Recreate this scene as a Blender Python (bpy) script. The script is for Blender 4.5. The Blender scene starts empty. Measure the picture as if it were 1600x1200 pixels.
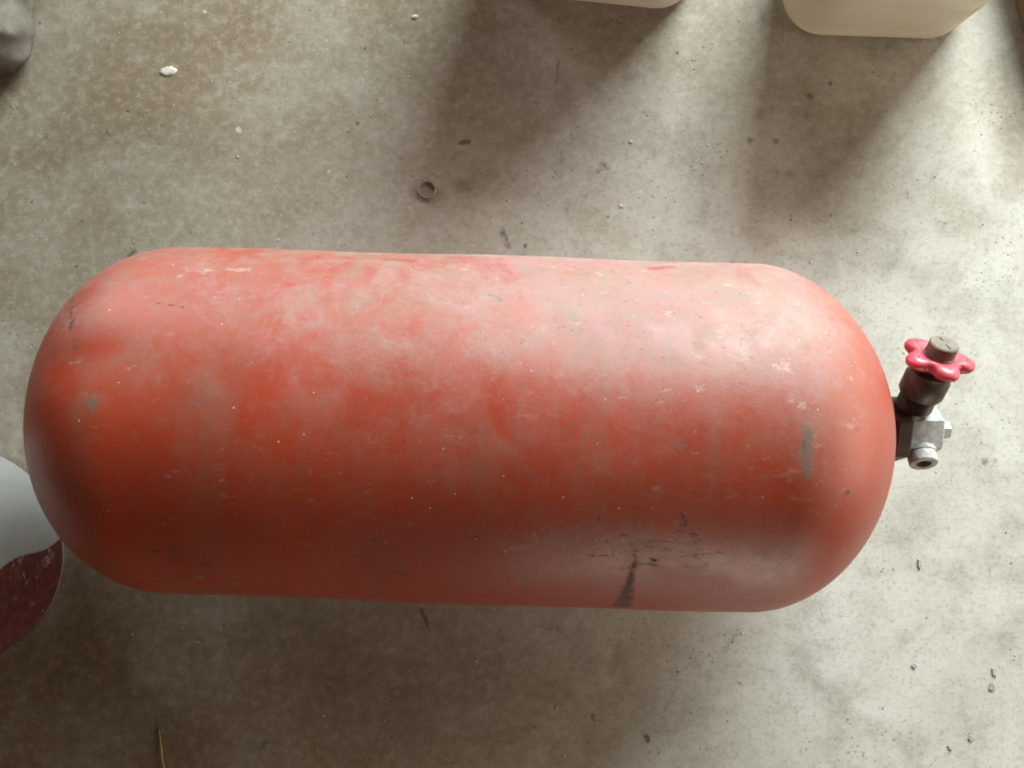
import bpy, bmesh, math, random
import numpy as np
from mathutils import Vector, Matrix, noise

scene = bpy.context.scene
COL = scene.collection
PI = math.pi

# ------------------------------------------------------------------ camera
CAM_H = 1.05
FPX = 1200.0                      # focal length in pixels of a 1600 px wide frame
cam_data = bpy.data.cameras.new('camera')
cam_data.sensor_width = 36.0
cam_data.lens = 36.0 * FPX / 1600.0
cam_data.clip_start = 0.02
cam_data.clip_end = 100.0
cam = bpy.data.objects.new('camera', cam_data)
cam.location = (0, 0, CAM_H)
cam.rotation_euler = (0, 0.0038, 0)
COL.objects.link(cam)
scene.camera = cam

# ------------------------------------------------------------------ world and daylight through the openings
world = bpy.data.worlds.new('World')
scene.world = world
world.use_nodes = True
bg = world.node_tree.nodes['Background']
bg.inputs['Color'].default_value = (1.0, 0.64, 0.35, 1)
bg.inputs['Strength'].default_value = 0.080


def area_lamp(name, loc, target, sx, sy, power, color):
    d = bpy.data.lights.new(name, 'AREA')
    d.shape = 'RECTANGLE'
    d.size, d.size_y = sx, sy
    d.energy = power
    d.color = color
    o = bpy.data.objects.new(name, d)
    o.location = loc
    o.rotation_euler = (Vector(target) - Vector(loc)).to_track_quat('-Z', 'Y').to_euler()
    COL.objects.link(o)
    return o


# window beyond the jerrycans, to the right: daylight
area_lamp('window_light', (1.35, 2.45, 1.28), (0.75, 0, 0.7), 1.6, 1.4, 290.0, (0.90, 1.0, 0.97))
# low door further to the left, dim
area_lamp('side_door_light', (-2.0, 2.6, 0.92), (-0.36, 0.1, 0.33), 1.2, 1.1, 44.0, (0.97, 1.0, 0.98))
# low light off the long lit wall on the right
area_lamp('wall_bounce_light', (3.0, 0.5, 1.1), (0.0, 0.5, 0.1), 3.0, 1.4, 66.0, (1.0, 0.88, 0.72))
# low opening in front, to the right
area_lamp('front_opening_light', (1.0, -2.5, 0.62), (0.4, -0.2, 0.15), 1.3, 0.7, 20.0, (1.0, 0.90, 0.76))

vs = scene.view_settings
vs.view_transform = 'Standard'
vs.look = 'None'
vs.exposure = 0.0
vs.gamma = 1.0
vs.use_curve_mapping = False
scene.cycles.pixel_filter_type = 'BLACKMAN_HARRIS'
scene.cycles.filter_width = 1.9


# ------------------------------------------------------------------ helpers
def world_at(px, py, z=0.0):
    """point at height z that stands at a photo position (1600 x 1200)"""
    s = (CAM_H - z) / FPX
    return ((px - 800.0) * s, (600.0 - py) * s)


def thing(name, label, cat, loc=(0, 0, 0), group=None):
    o = bpy.data.objects.new(name, None)
    o.empty_display_size = 0.05
    o.location = loc
    COL.objects.link(o)
    return tag(o, label, cat, group)


def tag(o, label, cat, group=None):
    o['label'] = label
    o['category'] = cat
    if group:
        o['group'] = group
    return o


def link_mesh(name, me, mat, parent=None, smooth=True):
    me.materials.append(mat)
    if smooth:
        me.polygons.foreach_set('use_smooth', [True] * len(me.polygons))
    o = bpy.data.objects.new(name, me)
    COL.objects.link(o)
    if parent:
        o.parent = parent
    return o


def obj(name, bm, mat, parent=None, smooth=True, sharp=None):
    bmesh.ops.recalc_face_normals(bm, faces=bm.faces)
    me = bpy.data.meshes.new(name)
    bm.to_mesh(me)
    bm.free()
    o = link_mesh(name, me, mat, parent, smooth)
    if smooth and sharp is not None:
        me.set_sharp_from_angle(angle=math.radians(sharp))
    return o


def frame_from(axis, up=(0, 0, 1)):
    z = Vector(axis).normalized()
    x = Vector(up).cross(z)
    if x.length < 1e-4:
        x = Vector((1, 0, 0))
    x.normalize()
    y = z.cross(x)
    return Matrix((x, y, z)).transposed()


def add_lathe(bm, prof, origin=(0, 0, 0), axis=(0, 0, 1), seg=48, rot=0.0, cap=True, wob=None):
    """prof = [(radius, height)...] revolved round axis"""
    F = frame_from(axis)
    O = Vector(origin)
    rings = []
    for r, h in prof:
        ring = []
        for k in range(seg):
            a = 2 * PI * k / seg + rot
            rr = r * (wob(a, h) if wob else 1.0)
            ring.append(bm.verts.new(O + F @ Vector((rr * math.cos(a), rr * math.sin(a), h))))
        rings.append(ring)
    for a, b in zip(rings, rings[1:]):
        for k in range(seg):
            bm.faces.new((a[k], a[(k + 1) % seg], b[(k + 1) % seg], b[k]))
    if cap:
        bm.faces.new(rings[0][::-1])
        bm.faces.new(rings[-1])
    return rings


def add_tube(bm, pts, rad, seg=10, closed=False):
    pts = [Vector(p) for p in pts]
    n = len(pts)
    rings = []
    for i, p in enumerate(pts):
        a = pts[(i - 1) % n] if (closed or i > 0) else p
        b = pts[(i + 1) % n] if (closed or i < n - 1) else p
        F = frame_from(b - a)
        r = rad[i] if isinstance(rad, (list, tuple)) else rad
        rings.append([bm.verts.new(p + F @ Vector((r * math.cos(2 * PI * k / seg), r * math.sin(2 * PI * k / seg), 0))) for k in range(seg)])
    m = n if closed else n - 1
    for i in range(m):
        a, b = rings[i], rings[(i + 1) % n]
        for k in range(seg):
            bm.faces.new((a[k], a[(k + 1) % seg], b[(k + 1) % seg], b[k]))
    if not closed:
        bm.faces.new(rings[0][::-1])
        bm.faces.new(rings[-1])


def grid_mesh(name, V, nu, nv, wrap_v=False):
    """V: (nu*nv,3) array, rows along u"""
    jv = nv if wrap_v else nv - 1
    i, j = np.meshgrid(np.arange(nu - 1), np.arange(jv), indexing='ij')
    j2 = (j + 1) % nv
    q = np.stack([i * nv + j, (i + 1) * nv + j, (i + 1) * nv + j2, i * nv + j2], -1).reshape(-1, 4)
    me = bpy.data.meshes.new(name)
    me.vertices.add(len(V))
    me.vertices.foreach_set('co', V.astype(np.float32).ravel())
    me.loops.add(q.size)
    me.loops.foreach_set('vertex_index', q.astype(np.int32).ravel())
    me.polygons.add(len(q))
    me.polygons.foreach_set('loop_start', np.arange(0, q.size, 4, dtype=np.int32))
    me.update(calc_edges=True)
    return me


def set_attr(me, name, arr):
    a = me.attributes.new(name, 'FLOAT', 'POINT')
    a.data.foreach_set('value', arr.astype(np.float32))


def stroke(X, Y, pts, radii, soft):
    """field 1 inside a tapering polyline, falling to 0 over soft"""
    out = np.zeros_like(X)
    if len(pts) == 1:
        pts = [pts[0], (pts[0][0] + 1e-6, pts[0][1])]
        radii = [radii[0], radii[0]]
    for (a, b, ra, rb) in zip(pts, pts[1:], radii, radii[1:]):
        dx, dy = b[0] - a[0], b[1] - a[1]
        L2 = dx * dx + dy * dy
        t = np.clip(((X - a[0]) * dx + (Y - a[1]) * dy) / L2, 0, 1)
        d = np.hypot(X - a[0] - t * dx, Y - a[1] - t * dy) - (ra + (rb - ra) * t)
        out = np.maximum(out, np.clip(0.5 - d / soft, 0, 1))
    return out


# ------------------------------------------------------------------ node helpers
class NT:
    def __init__(self, name):
        self.mat = bpy.data.materials.new(name)
        self.mat.use_nodes = True
        self.t = self.mat.node_tree
        self.bsdf = self.t.nodes['Principled BSDF']
        self.co = None

    def n(self, typ, **kw):
        nd = self.t.nodes.new(typ)
        for k, v in kw.items():
            setattr(nd, k, v)
        return nd

    def link(self, a, b):
        self.t.links.new(a, b)

    def put(self, sock, v):
        if isinstance(v, (int, float)):
            sock.default_value = v
        elif isinstance(v, (tuple, list)):
            sock.default_value = v if len(v) == 4 or sock.type == 'VECTOR' else (*v, 1)
        else:
            self.link(v, sock)

    def coords(self, scale=(1, 1, 1), rot=(0, 0, 0), loc=(0, 0, 0)):
        if self.co is None:
            self.co = self.n('ShaderNodeTexCoord').outputs['Object']
        m = self.n('ShaderNodeMapping')
        m.inputs['Scale'].default_value = scale
        m.inputs['Rotation'].default_value = rot
        m.inputs['Location'].default_value = loc
        self.link(self.co, m.inputs['Vector'])
        return m.outputs['Vector']

    def noise(self, scale, detail=6, rough=0.6, vec=None, dist=0.0):
        nd = self.n('ShaderNodeTexNoise')
        nd.inputs['Scale'].default_value = scale
        nd.inputs['Detail'].default_value = detail
        nd.inputs['Roughness'].default_value = rough
        nd.inputs['Distortion'].default_value = dist
        self.link(vec if vec is not None else self.coords(), nd.inputs['Vector'])
        return nd.outputs['Fac']

    def voro(self, scale, vec=None, rand=1.0):
        nd = self.n('ShaderNodeTexVoronoi')
        nd.inputs['Scale'].default_value = scale
        nd.inputs['Randomness'].default_value = rand
        self.link(vec if vec is not None else self.coords(), nd.inputs['Vector'])
        return nd.outputs['Distance'], nd.outputs['Color']

    def ramp(self, v, lo, hi, a=0.0, b=1.0):
        nd = self.n('ShaderNodeMapRange', interpolation_type='SMOOTHSTEP')
        self.put(nd.inputs['Value'], v)
        nd.inputs['From Min'].default_value = lo
        nd.inputs['From Max'].default_value = hi
        nd.inputs['To Min'].default_value = a
        nd.inputs['To Max'].default_value = b
        return nd.outputs['Result']

    def math(self, op, a, b=None, c=None, clamp=False):
        nd = self.n('ShaderNodeMath', operation=op, use_clamp=clamp)
        self.put(nd.inputs[0], a)
        if b is not None:
            self.put(nd.inputs[1], b)
        if c is not None:
            self.put(nd.inputs[2], c)
        return nd.outputs[0]

    def mix(self, f, a, b, blend='MIX'):
        nd = self.n('ShaderNodeMix', data_type='RGBA', blend_type=blend)
        self.put(nd.inputs['Factor'], f)
        self.put(nd.inputs['A'], a)
        self.put(nd.inputs['B'], b)
        return nd.outputs['Result']

    def attr(self, name):
        return self.n('ShaderNodeAttribute', attribute_name=name).outputs['Fac']

    def bump(self, h, strength, dist=0.001):
        b = self.n('ShaderNodeBump')
        b.inputs['Strength'].default_value = strength
        b.inputs['Distance'].default_value = dist
        self.link(h, b.inputs['Height'])
        self.link(b.outputs['Normal'], self.bsdf.inputs['Normal'])

    def set(self, **kw):
        for k, v in kw.items():
            self.put(self.bsdf.inputs[k.replace('_', ' ')], v)
        return self


def mat_concrete():
    m = NT('worn_concrete')
    big = m.noise(3.2, 5, 0.6)
    mid = m.noise(14, 7, 0.65, dist=0.3)
    fine = m.noise(160, 5, 0.7)
    grit = m.noise(620, 3, 0.6)
    c = m.mix(m.ramp(big, 0.32, 0.68), (0.43, 0.412, 0.365), (0.545, 0.54, 0.505))
    c = m.mix(m.ramp(mid, 0.42, 0.72, 0, 0.55), c, (0.27, 0.25, 0.21))
    dirt_shade = m.math('MULTIPLY', m.attr('dirt_shade'), m.ramp(m.noise(6, 6, 0.65, vec=m.coords(loc=(2, 4, 0))), 0.25, 0.62, 0.6, 1.0))
    c = m.mix(dirt_shade, c, (0.175, 0.126, 0.072))  # brown tint carries the painted falloff and shadows along with grime
    c = m.mix(m.ramp(fine, 0.49, 0.74, 0, 0.52), c, (0.17, 0.155, 0.125))
    frac = m.noise(75, 10, 0.78, vec=m.coords(loc=(9, 0, 0)))
    c = m.mix(m.ramp(frac, 0.34, 0.56, 0.20, 0.0), c, (0.62, 0.62, 0.60))
    c = m.mix(m.ramp(frac, 0.53, 0.74, 0.0, 0.42), c, (0.15, 0.13, 0.10))
    # pepper of dark specks, denser in some areas
    d, _ = m.voro(95)
    n2 = m.noise(9, 4, 0.6, vec=m.coords(loc=(3, 1, 0)))
    sp = m.math('MULTIPLY', m.ramp(d, 0.10, 0.20, 1, 0), m.ramp(n2, 0.46, 0.66))
    c = m.mix(m.math('MULTIPLY', sp, 0.6), c, (0.10, 0.09, 0.075))
    d2, _ = m.voro(230, vec=m.coords(loc=(1, 7, 0)))
    sp2 = m.math('MULTIPLY', m.ramp(d2, 0.12, 0.26, 1, 0), m.ramp(mid, 0.46, 0.62))
    c = m.mix(m.math('MULTIPLY', sp2, 0.5), c, (0.13, 0.115, 0.095))
    d3, _ = m.voro(60, vec=m.coords(loc=(5, 2, 0)))
    c = m.mix(m.ramp(d3, 0.035, 0.065, 0.8, 0), c, (0.60, 0.57, 0.50))
    # stains and marks that were set at their places on the slab, some of them painted shade
    warp = m.math('ADD', m.math('MULTIPLY', m.math('SUBTRACT', m.noise(240, 4, 0.7), 0.5), 1.1), m.attr('stain'))
    dk = m.ramp(warp, 0.32, 0.75)
    c = m.mix(m.math('MULTIPLY', dk, 0.8), c, (0.085, 0.07, 0.055))
    oil_shade = m.math('MULTIPLY', m.attr('oil_shade'), m.ramp(m.noise(38, 6, 0.7), 0.28, 0.66))
    c = m.mix(m.math('MULTIPLY', oil_shade, 0.7), c, (0.125, 0.098, 0.066))
    rust = m.math('MULTIPLY', m.attr('rust'), m.ramp(m.noise(130, 4, 0.7), 0.30, 0.55))
    c = m.mix(m.math('MULTIPLY', rust, 0.8), c, (0.13, 0.06, 0.035))
    pl = m.ramp(m.math('ADD', m.math('MULTIPLY', m.math('SUBTRACT', m.noise(220, 8, 0.8), 0.5), 2.6), m.attr('pale')), 0.40, 1.0)
    c = m.mix(m.math('MULTIPLY', pl, 0.7), c, (0.62, 0.58, 0.51))
    h = m.math('ADD', m.math('MULTIPLY', fine, 0.6), m.math('MULTIPLY', grit, 0.5))
    h = m.math('ADD', h, m.math('MULTIPLY', mid, 0.9))
    h = m.math('SUBTRACT', h, m.math('MULTIPLY', sp, 0.5))
    m.bump(h, 0.38, 0.0014)
    m.set(Base_Color=c, Roughness=m.ramp(mid, 0.3, 0.7, 0.72, 0.9), Specular_IOR_Level=0.3)
    return m.mat


def mat_red_paint():
    m = NT('scuffed_red_paint')
    big = m.noise(5.0, 5, 0.6)
    mid = m.noise(17, 7, 0.66, dist=0.4)
    fine = m.noise(120, 6, 0.7)
    grit = m.noise(480, 3, 0.65)
    ring = m.noise(26, 6, 0.7, vec=m.coords(scale=(1.0, 0.18, 0.18)))      # brushed round the girth
    axial = m.noise(62, 10, 0.78, vec=m.coords(scale=(0.30, 1, 1), loc=(0, 2, 0)))
    c = m.mix(m.ramp(big, 0.3, 0.7), (0.262, 0.0215, 0.0042), (0.32, 0.036, 0.0095))
    c = m.mix(m.ramp(ring, 0.42, 0.70, 0, 0.5), c, (0.23, 0.052, 0.024))
    clean = m.attr('clean')
    # film of dust, thicker along the top and towards the right-hand half
    dn = m.math('ADD', m.math('MULTIPLY', mid, 0.6), m.math('MULTIPLY', ring, 0.35))
    dn = m.math('ADD', dn, m.math('MULTIPLY', fine, 0.25))
    dust = m.ramp(m.math('ADD', m.math('MULTIPLY', m.attr('dust'), 0.75), m.math('SUBTRACT', dn, 0.6)), 0.05, 0.75)
    dust = m.math('MULTIPLY', dust, m.math('SUBTRACT', 1.0, clean), clamp=True)
    c = m.mix(m.math('MULTIPLY', dust, 0.72), c, (0.24, 0.125, 0.108))
    # dull olive grime
    gr = m.ramp(m.noise(11, 7, 0.68, vec=m.coords(loc=(7, 3, 1))), 0.50, 0.72, 0, 0.42)
    gr = m.math('MULTIPLY', gr, m.math('SUBTRACT', 1.0, clean), clamp=True)
    c = m.mix(gr, c, (0.17, 0.088, 0.055))
    # bleached chalky film on the far upper side, blotchy and broken
    chn = m.math('ADD', m.math('MULTIPLY', m.noise(15, 12, 0.74, vec=m.coords(loc=(3, 8, 1)), dist=0.5), 1.0), m.math('MULTIPLY', m.noise(70, 8, 0.8, vec=m.coords(loc=(3, 3, 9))), 0.6))
    ch = m.ramp(m.math('ADD', m.attr('chalk'), m.math('MULTIPLY', m.math('SUBTRACT', chn, 0.8), 1.7)), 0.22, 0.85)
    ch = m.math('MULTIPLY', ch, m.math('SUBTRACT', 1.0, m.math('MULTIPLY', clean, 0.8)), clamp=True)
    chc = m.mix(m.ramp(m.noise(9, 6, 0.65, vec=m.coords(loc=(1, 1, 6))), 0.38, 0.62), (0.29, 0.150, 0.150), (0.26, 0.172, 0.142))
    c = m.mix(m.math('MULTIPLY', ch, 0.72), c, chc)
    # rubbed through to pale primer along the far side, drawn out lengthwise
    ab = m.ramp(m.math('ADD', m.attr('abrade'), m.math('MULTIPLY', m.math('SUBTRACT', axial, 0.5), 2.2)), 0.50, 0.95)
    c = m.mix(m.math('MULTIPLY', ab, 0.62), c, (0.34, 0.265, 0.235))
    gs = m.math('MULTIPLY', m.ramp(m.noise(85, 9, 0.78, vec=m.coords(loc=(1, 4, 2))), 0.53, 0.70), m.ramp(m.noise(8, 5, 0.6, vec=m.coords(loc=(4, 4, 2))), 0.34, 0.60))
    c = m.mix(m.math('MULTIPLY', gs, 0.62), c, (0.125, 0.072, 0.05))
    ps = m.math('MULTIPLY', m.ramp(m.noise(150, 8, 0.78, vec=m.coords(scale=(0.45, 1, 1), loc=(6, 1, 2))), 0.57, 0.72), m.ramp(m.noise(7, 5, 0.6, vec=m.coords(loc=(9, 4, 2))), 0.40, 0.65))
    c = m.mix(m.math('MULTIPLY', ps, 0.45), c, (0.42, 0.28, 0.22))
    # dull grey-tan grime lying over the bleached part
    gt = m.math('MULTIPLY', m.math('ADD', m.attr('chalk'), m.attr('abrade')), m.ramp(m.noise(24, 11, 0.78, vec=m.coords(loc=(8, 8, 3))), 0.47, 0.62), clamp=True)
    c = m.mix(m.math('MULTIPLY', gt, 0.7), c, (0.20, 0.145, 0.11))
    wh = m.math('MULTIPLY', m.attr('chalk'), m.ramp(m.noise(130, 9, 0.82, vec=m.coords(scale=(0.6, 1, 1), loc=(5, 0, 3))), 0.58, 0.70), clamp=True)
    c = m.mix(m.math('MULTIPLY', wh, 0.9), c, (0.46, 0.38, 0.34))
    # crisp little chips down to primer and rust
    chm = m.ramp(m.noise(6, 6, 0.65, vec=m.coords(loc=(2, 6, 7))), 0.38, 0.60)
    cp = m.math('MULTIPLY', m.ramp(m.noise(64, 9, 0.72, vec=m.coords(scale=(0.55, 1, 1), loc=(3, 5, 0))), 0.612, 0.632), m.math('MULTIPLY', chm, m.math('ADD', m.attr('chalk'), 0.25), clamp=True))
    c = m.mix(m.math('MULTIPLY', cp, 0.85), c, (0.37, 0.27, 0.22))
    rs = m.math('MULTIPLY', m.ramp(m.noise(88, 9, 0.74, vec=m.coords(loc=(7, 7, 1))), 0.638, 0.660), m.ramp(m.noise(5, 6, 0.65, vec=m.coords(loc=(0, 6, 2))), 0.42, 0.62))
    c = m.mix(m.math('MULTIPLY', rs, 0.8), c, (0.085, 0.04, 0.028))
    # pitted dark specks
    d, _ = m.voro(120)
    sp = m.math('MULTIPLY', m.ramp(d, 0.10, 0.22, 1, 0), m.ramp(mid, 0.47, 0.62))
    c = m.mix(m.math('MULTIPLY', sp, 0.55), c, (0.12, 0.05, 0.035))
    brk = m.math('SUBTRACT', m.noise(210, 8, 0.8, vec=m.coords(scale=(0.5, 1, 1))), 0.5)
    sc = m.ramp(m.math('ADD', m.attr('scuff'), m.math('MULTIPLY', brk, 2.6)), 0.30, 0.80)
    c = m.mix(m.math('MULTIPLY', sc, 0.88), c, (0.040, 0.018, 0.014))
    st = m.ramp(m.math('ADD', m.attr('black'), m.math('MULTIPLY', brk, 2.2)), 0.28, 1.05)
    c = m.mix(m.math('MULTIPLY', st, 0.78), c, (0.030, 0.016, 0.012))
    gy = m.ramp(m.math('ADD', m.attr('grey'), m.math('MULTIPLY', m.math('SUBTRACT', m.noise(95, 9, 0.8), 0.5), 2.4)), 0.35, 0.95)
    c = m.mix(m.math('MULTIPLY', gy, 0.75), c, (0.095, 0.075, 0.052))
    pl = m.ramp(m.math('ADD', m.attr('pale'), m.math('MULTIPLY', m.math('SUBTRACT', grit, 0.5), 1.2)), 0.40, 0.75)
    d2, _ = m.voro(58, vec=m.coords(loc=(2, 9, 4)))
    fleck = m.math('MULTIPLY', m.ramp(m.math('ADD', d2, m.math('MULTIPLY', fine, 0.06)), 0.062, 0.085, 1, 0), m.ramp(big, 0.40, 0.52))
    pl = m.math('MAXIMUM', pl, m.math('MULTIPLY', fleck, 0.8))
    c = m.mix(m.math('MULTIPLY', pl, 0.85), c, (0.66, 0.52, 0.42))
    rough = m.math('ADD', m.math('MULTIPLY', dust, 0.14), m.ramp(mid, 0.3, 0.7, 0.41, 0.53))
    rough = m.math('ADD', rough, m.math('MULTIPLY', m.math('MAXIMUM', m.math('MAXIMUM', ab, m.math('MULTIPLY', ch, 0.45)), gy), 0.3))
    rough = m.math('ADD', rough, m.math('MULTIPLY', m.math('MAXIMUM', st, sc), 0.35), clamp=True)
    h = m.math('ADD', m.math('MULTIPLY', fine, 0.35), m.math('MULTIPLY', grit, 0.25))
    h = m.math('ADD', h, m.math('MULTIPLY', mid, 0.8))
    h = m.math('ADD', h, m.math('MULTIPLY', pl, 0.3))
    h = m.math('SUBTRACT', h, m.math('MULTIPLY', m.math('MAXIMUM', m.math('MAXIMUM', cp, rs), gy), 0.35))
    m.bump(h, 0.35, 0.0010)
    m.set(Base_Color=c, Roughness=rough, Specular_IOR_Level=0.72)
    return m.mat


def mat_plain(name, col, rough=0.5, metal=0.0, var=0.15, nscale=60, bump=0.15, spec=0.5, col2=None):
    m = NT(name)
    n = m.noise(nscale, 6, 0.65)
    c2 = col2 if col2 else tuple(v * (1 - var * 2) for v in col)
    c = m.mix(m.ramp(n, 0.35, 0.7), col, c2)
    m.bump(n, bump, 0.0006)
    m.set(Base_Color=c, Roughness=m.ramp(n, 0.3, 0.7, rough * 0.9, min(1, rough * 1.2)), Metallic=metal, Specular_IOR_Level=spec)
    return m


def mat_plastic(name, col, col2, thru, clear=0.08):
    m = NT(name)
    n = m.noise(9, 6, 0.6)
    s = m.noise(90, 5, 0.7)
    c = m.mix(m.ramp(n, 0.35, 0.7), col, col2)
    c = m.mix(m.ramp(s, 0.62, 0.8, 0, 0.4), c, tuple(v * 0.6 for v in col2))
    m.bump(n, 0.2, 0.004)
    m.set(Base_Color=c, Roughness=0.45)
    # thin blown plastic: part of the light passes through the wall
    tl = m.n('ShaderNodeBsdfTranslucent')
    tl.inputs['Color'].default_value = (*thru, 1)
    tr = m.n('ShaderNodeBsdfTransparent')
    tr.inputs['Color'].default_value = (*thru, 1)
    out = m.t.nodes['Material Output']
    m1 = m.n('ShaderNodeMixShader'); m1.inputs[0].default_value = 0.16
    m.link(m.bsdf.outputs[0], m1.inputs[1]); m.link(tl.outputs[0], m1.inputs[2])
    m2 = m.n('ShaderNodeMixShader'); m2.inputs[0].default_value = clear
    m.link(m1.outputs[0], m2.inputs[1]); m.link(tr.outputs[0], m2.inputs[2])
    m.link(m2.outputs[0], out.inputs['Surface'])
    return m.mat


M = {}
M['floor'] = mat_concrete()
M['red'] = mat_red_paint()
M['wheel'] = mat_plain('glossy_red_plastic', (0.56, 0.06, 0.095), 0.38, var=0.17, bump=0.05).mat
M['nut'] = mat_plain('worn_brass', (0.16, 0.125, 0.10), 0.55, 0.15, var=0.2, nscale=140).mat
M['slot'] = mat_plain('dark_slot', (0.05, 0.04, 0.03), 0.7).mat
M['bonnet'] = mat_plain('blackened_brass', (0.085, 0.060, 0.050), 0.45, 0.3, var=0.25, nscale=120).mat
M['neck'] = mat_plain('shade_brown_brass', (0.085, 0.055, 0.042), 0.55, 0.3, var=0.25, nscale=90).mat
M['steel'] = mat_plain('satin_nickel', (0.42, 0.42, 0.41), 0.66, 0.1, var=0.22, nscale=130).mat
M['bore'] = mat_plain('dark_bore', (0.06, 0.065, 0.06), 0.6, 0.2).mat
M['ring'] = mat_plain('oxidised_steel', (0.34, 0.29, 0.22), 0.5, 0.3, var=0.2, nscale=300).mat
M['can_a'] = mat_plastic('yellowed_plastic', (0.54, 0.51, 0.43), (0.46, 0.43, 0.34), (0.93, 0.83, 0.67))
M['can_b'] = mat_plastic('milky_plastic', (0.66, 0.62, 0.55), (0.55, 0.50, 0.42), (0.92, 0.84, 0.72))
M['cap'] = mat_plain('white_cap', (0.6, 0.58, 0.53), 0.45).mat
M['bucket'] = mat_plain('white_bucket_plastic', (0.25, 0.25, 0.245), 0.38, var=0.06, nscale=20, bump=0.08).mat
M['wire'] = mat_plain('galvanised_wire', (0.4, 0.4, 0.4), 0.4, 0.8).mat
M['straw'] = mat_plain('dry_straw', (0.40, 0.28, 0.13), 0.7).mat
M['flake'] = mat_plain('grey_green_flake', (0.33, 0.345, 0.315), 0.8, nscale=200).mat
M['crumb'] = mat_plain('pale_crumb', (0.60, 0.54, 0.44), 0.8, nscale=300).mat
M['grit'] = mat_plain('dark_grit', (0.12, 0.10, 0.08), 0.9, nscale=300).mat
M['splat'] = mat_plain('dried_white_paint', (0.60, 0.56, 0.49), 0.6, nscale=200).mat


def mat_label():
    m = NT('dark_red_print')
    n = m.noise(30, 6, 0.75, dist=0.8)
    n2 = m.noise(75, 4, 0.7)
    c = m.mix(m.ramp(n2, 0.35, 0.65), (0.11, 0.026, 0.024), (0.06, 0.016, 0.018))
    c = m.mix(m.ramp(n, 0.57, 0.66), c, (0.24, 0.17, 0.155))
    m.set(Base_Color=c, Roughness=0.4)
    return m.mat


def mat_wood():
    m = NT('weathered_wood')
    g = m.noise(30, 7, 0.7, vec=m.coords(scale=(6, 0.5, 6)))
    c = m.mix(m.ramp(g, 0.3, 0.7), (0.24, 0.15, 0.085), (0.12, 0.07, 0.04))
    m.bump(g, 0.4, 0.002)
    m.set(Base_Color=c, Roughness=0.75)
    return m.mat


def mat_film():
    m = NT('cloudy_plastic_film')
    n = m.noise(16, 6, 0.65, dist=0.6)
    c = m.mix(m.ramp(n, 0.35, 0.68), (0.20, 0.188, 0.165), (0.115, 0.102, 0.085))
    m.bump(m.noise(45, 5, 0.6, dist=1.2), 0.25, 0.004)
    m.set(Base_Color=c, Roughness=0.5, Specular_IOR_Level=0.5)
    return m.mat


M['label'] = mat_label()
M['wood'] = mat_wood()
M['film'] = mat_film()


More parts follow.
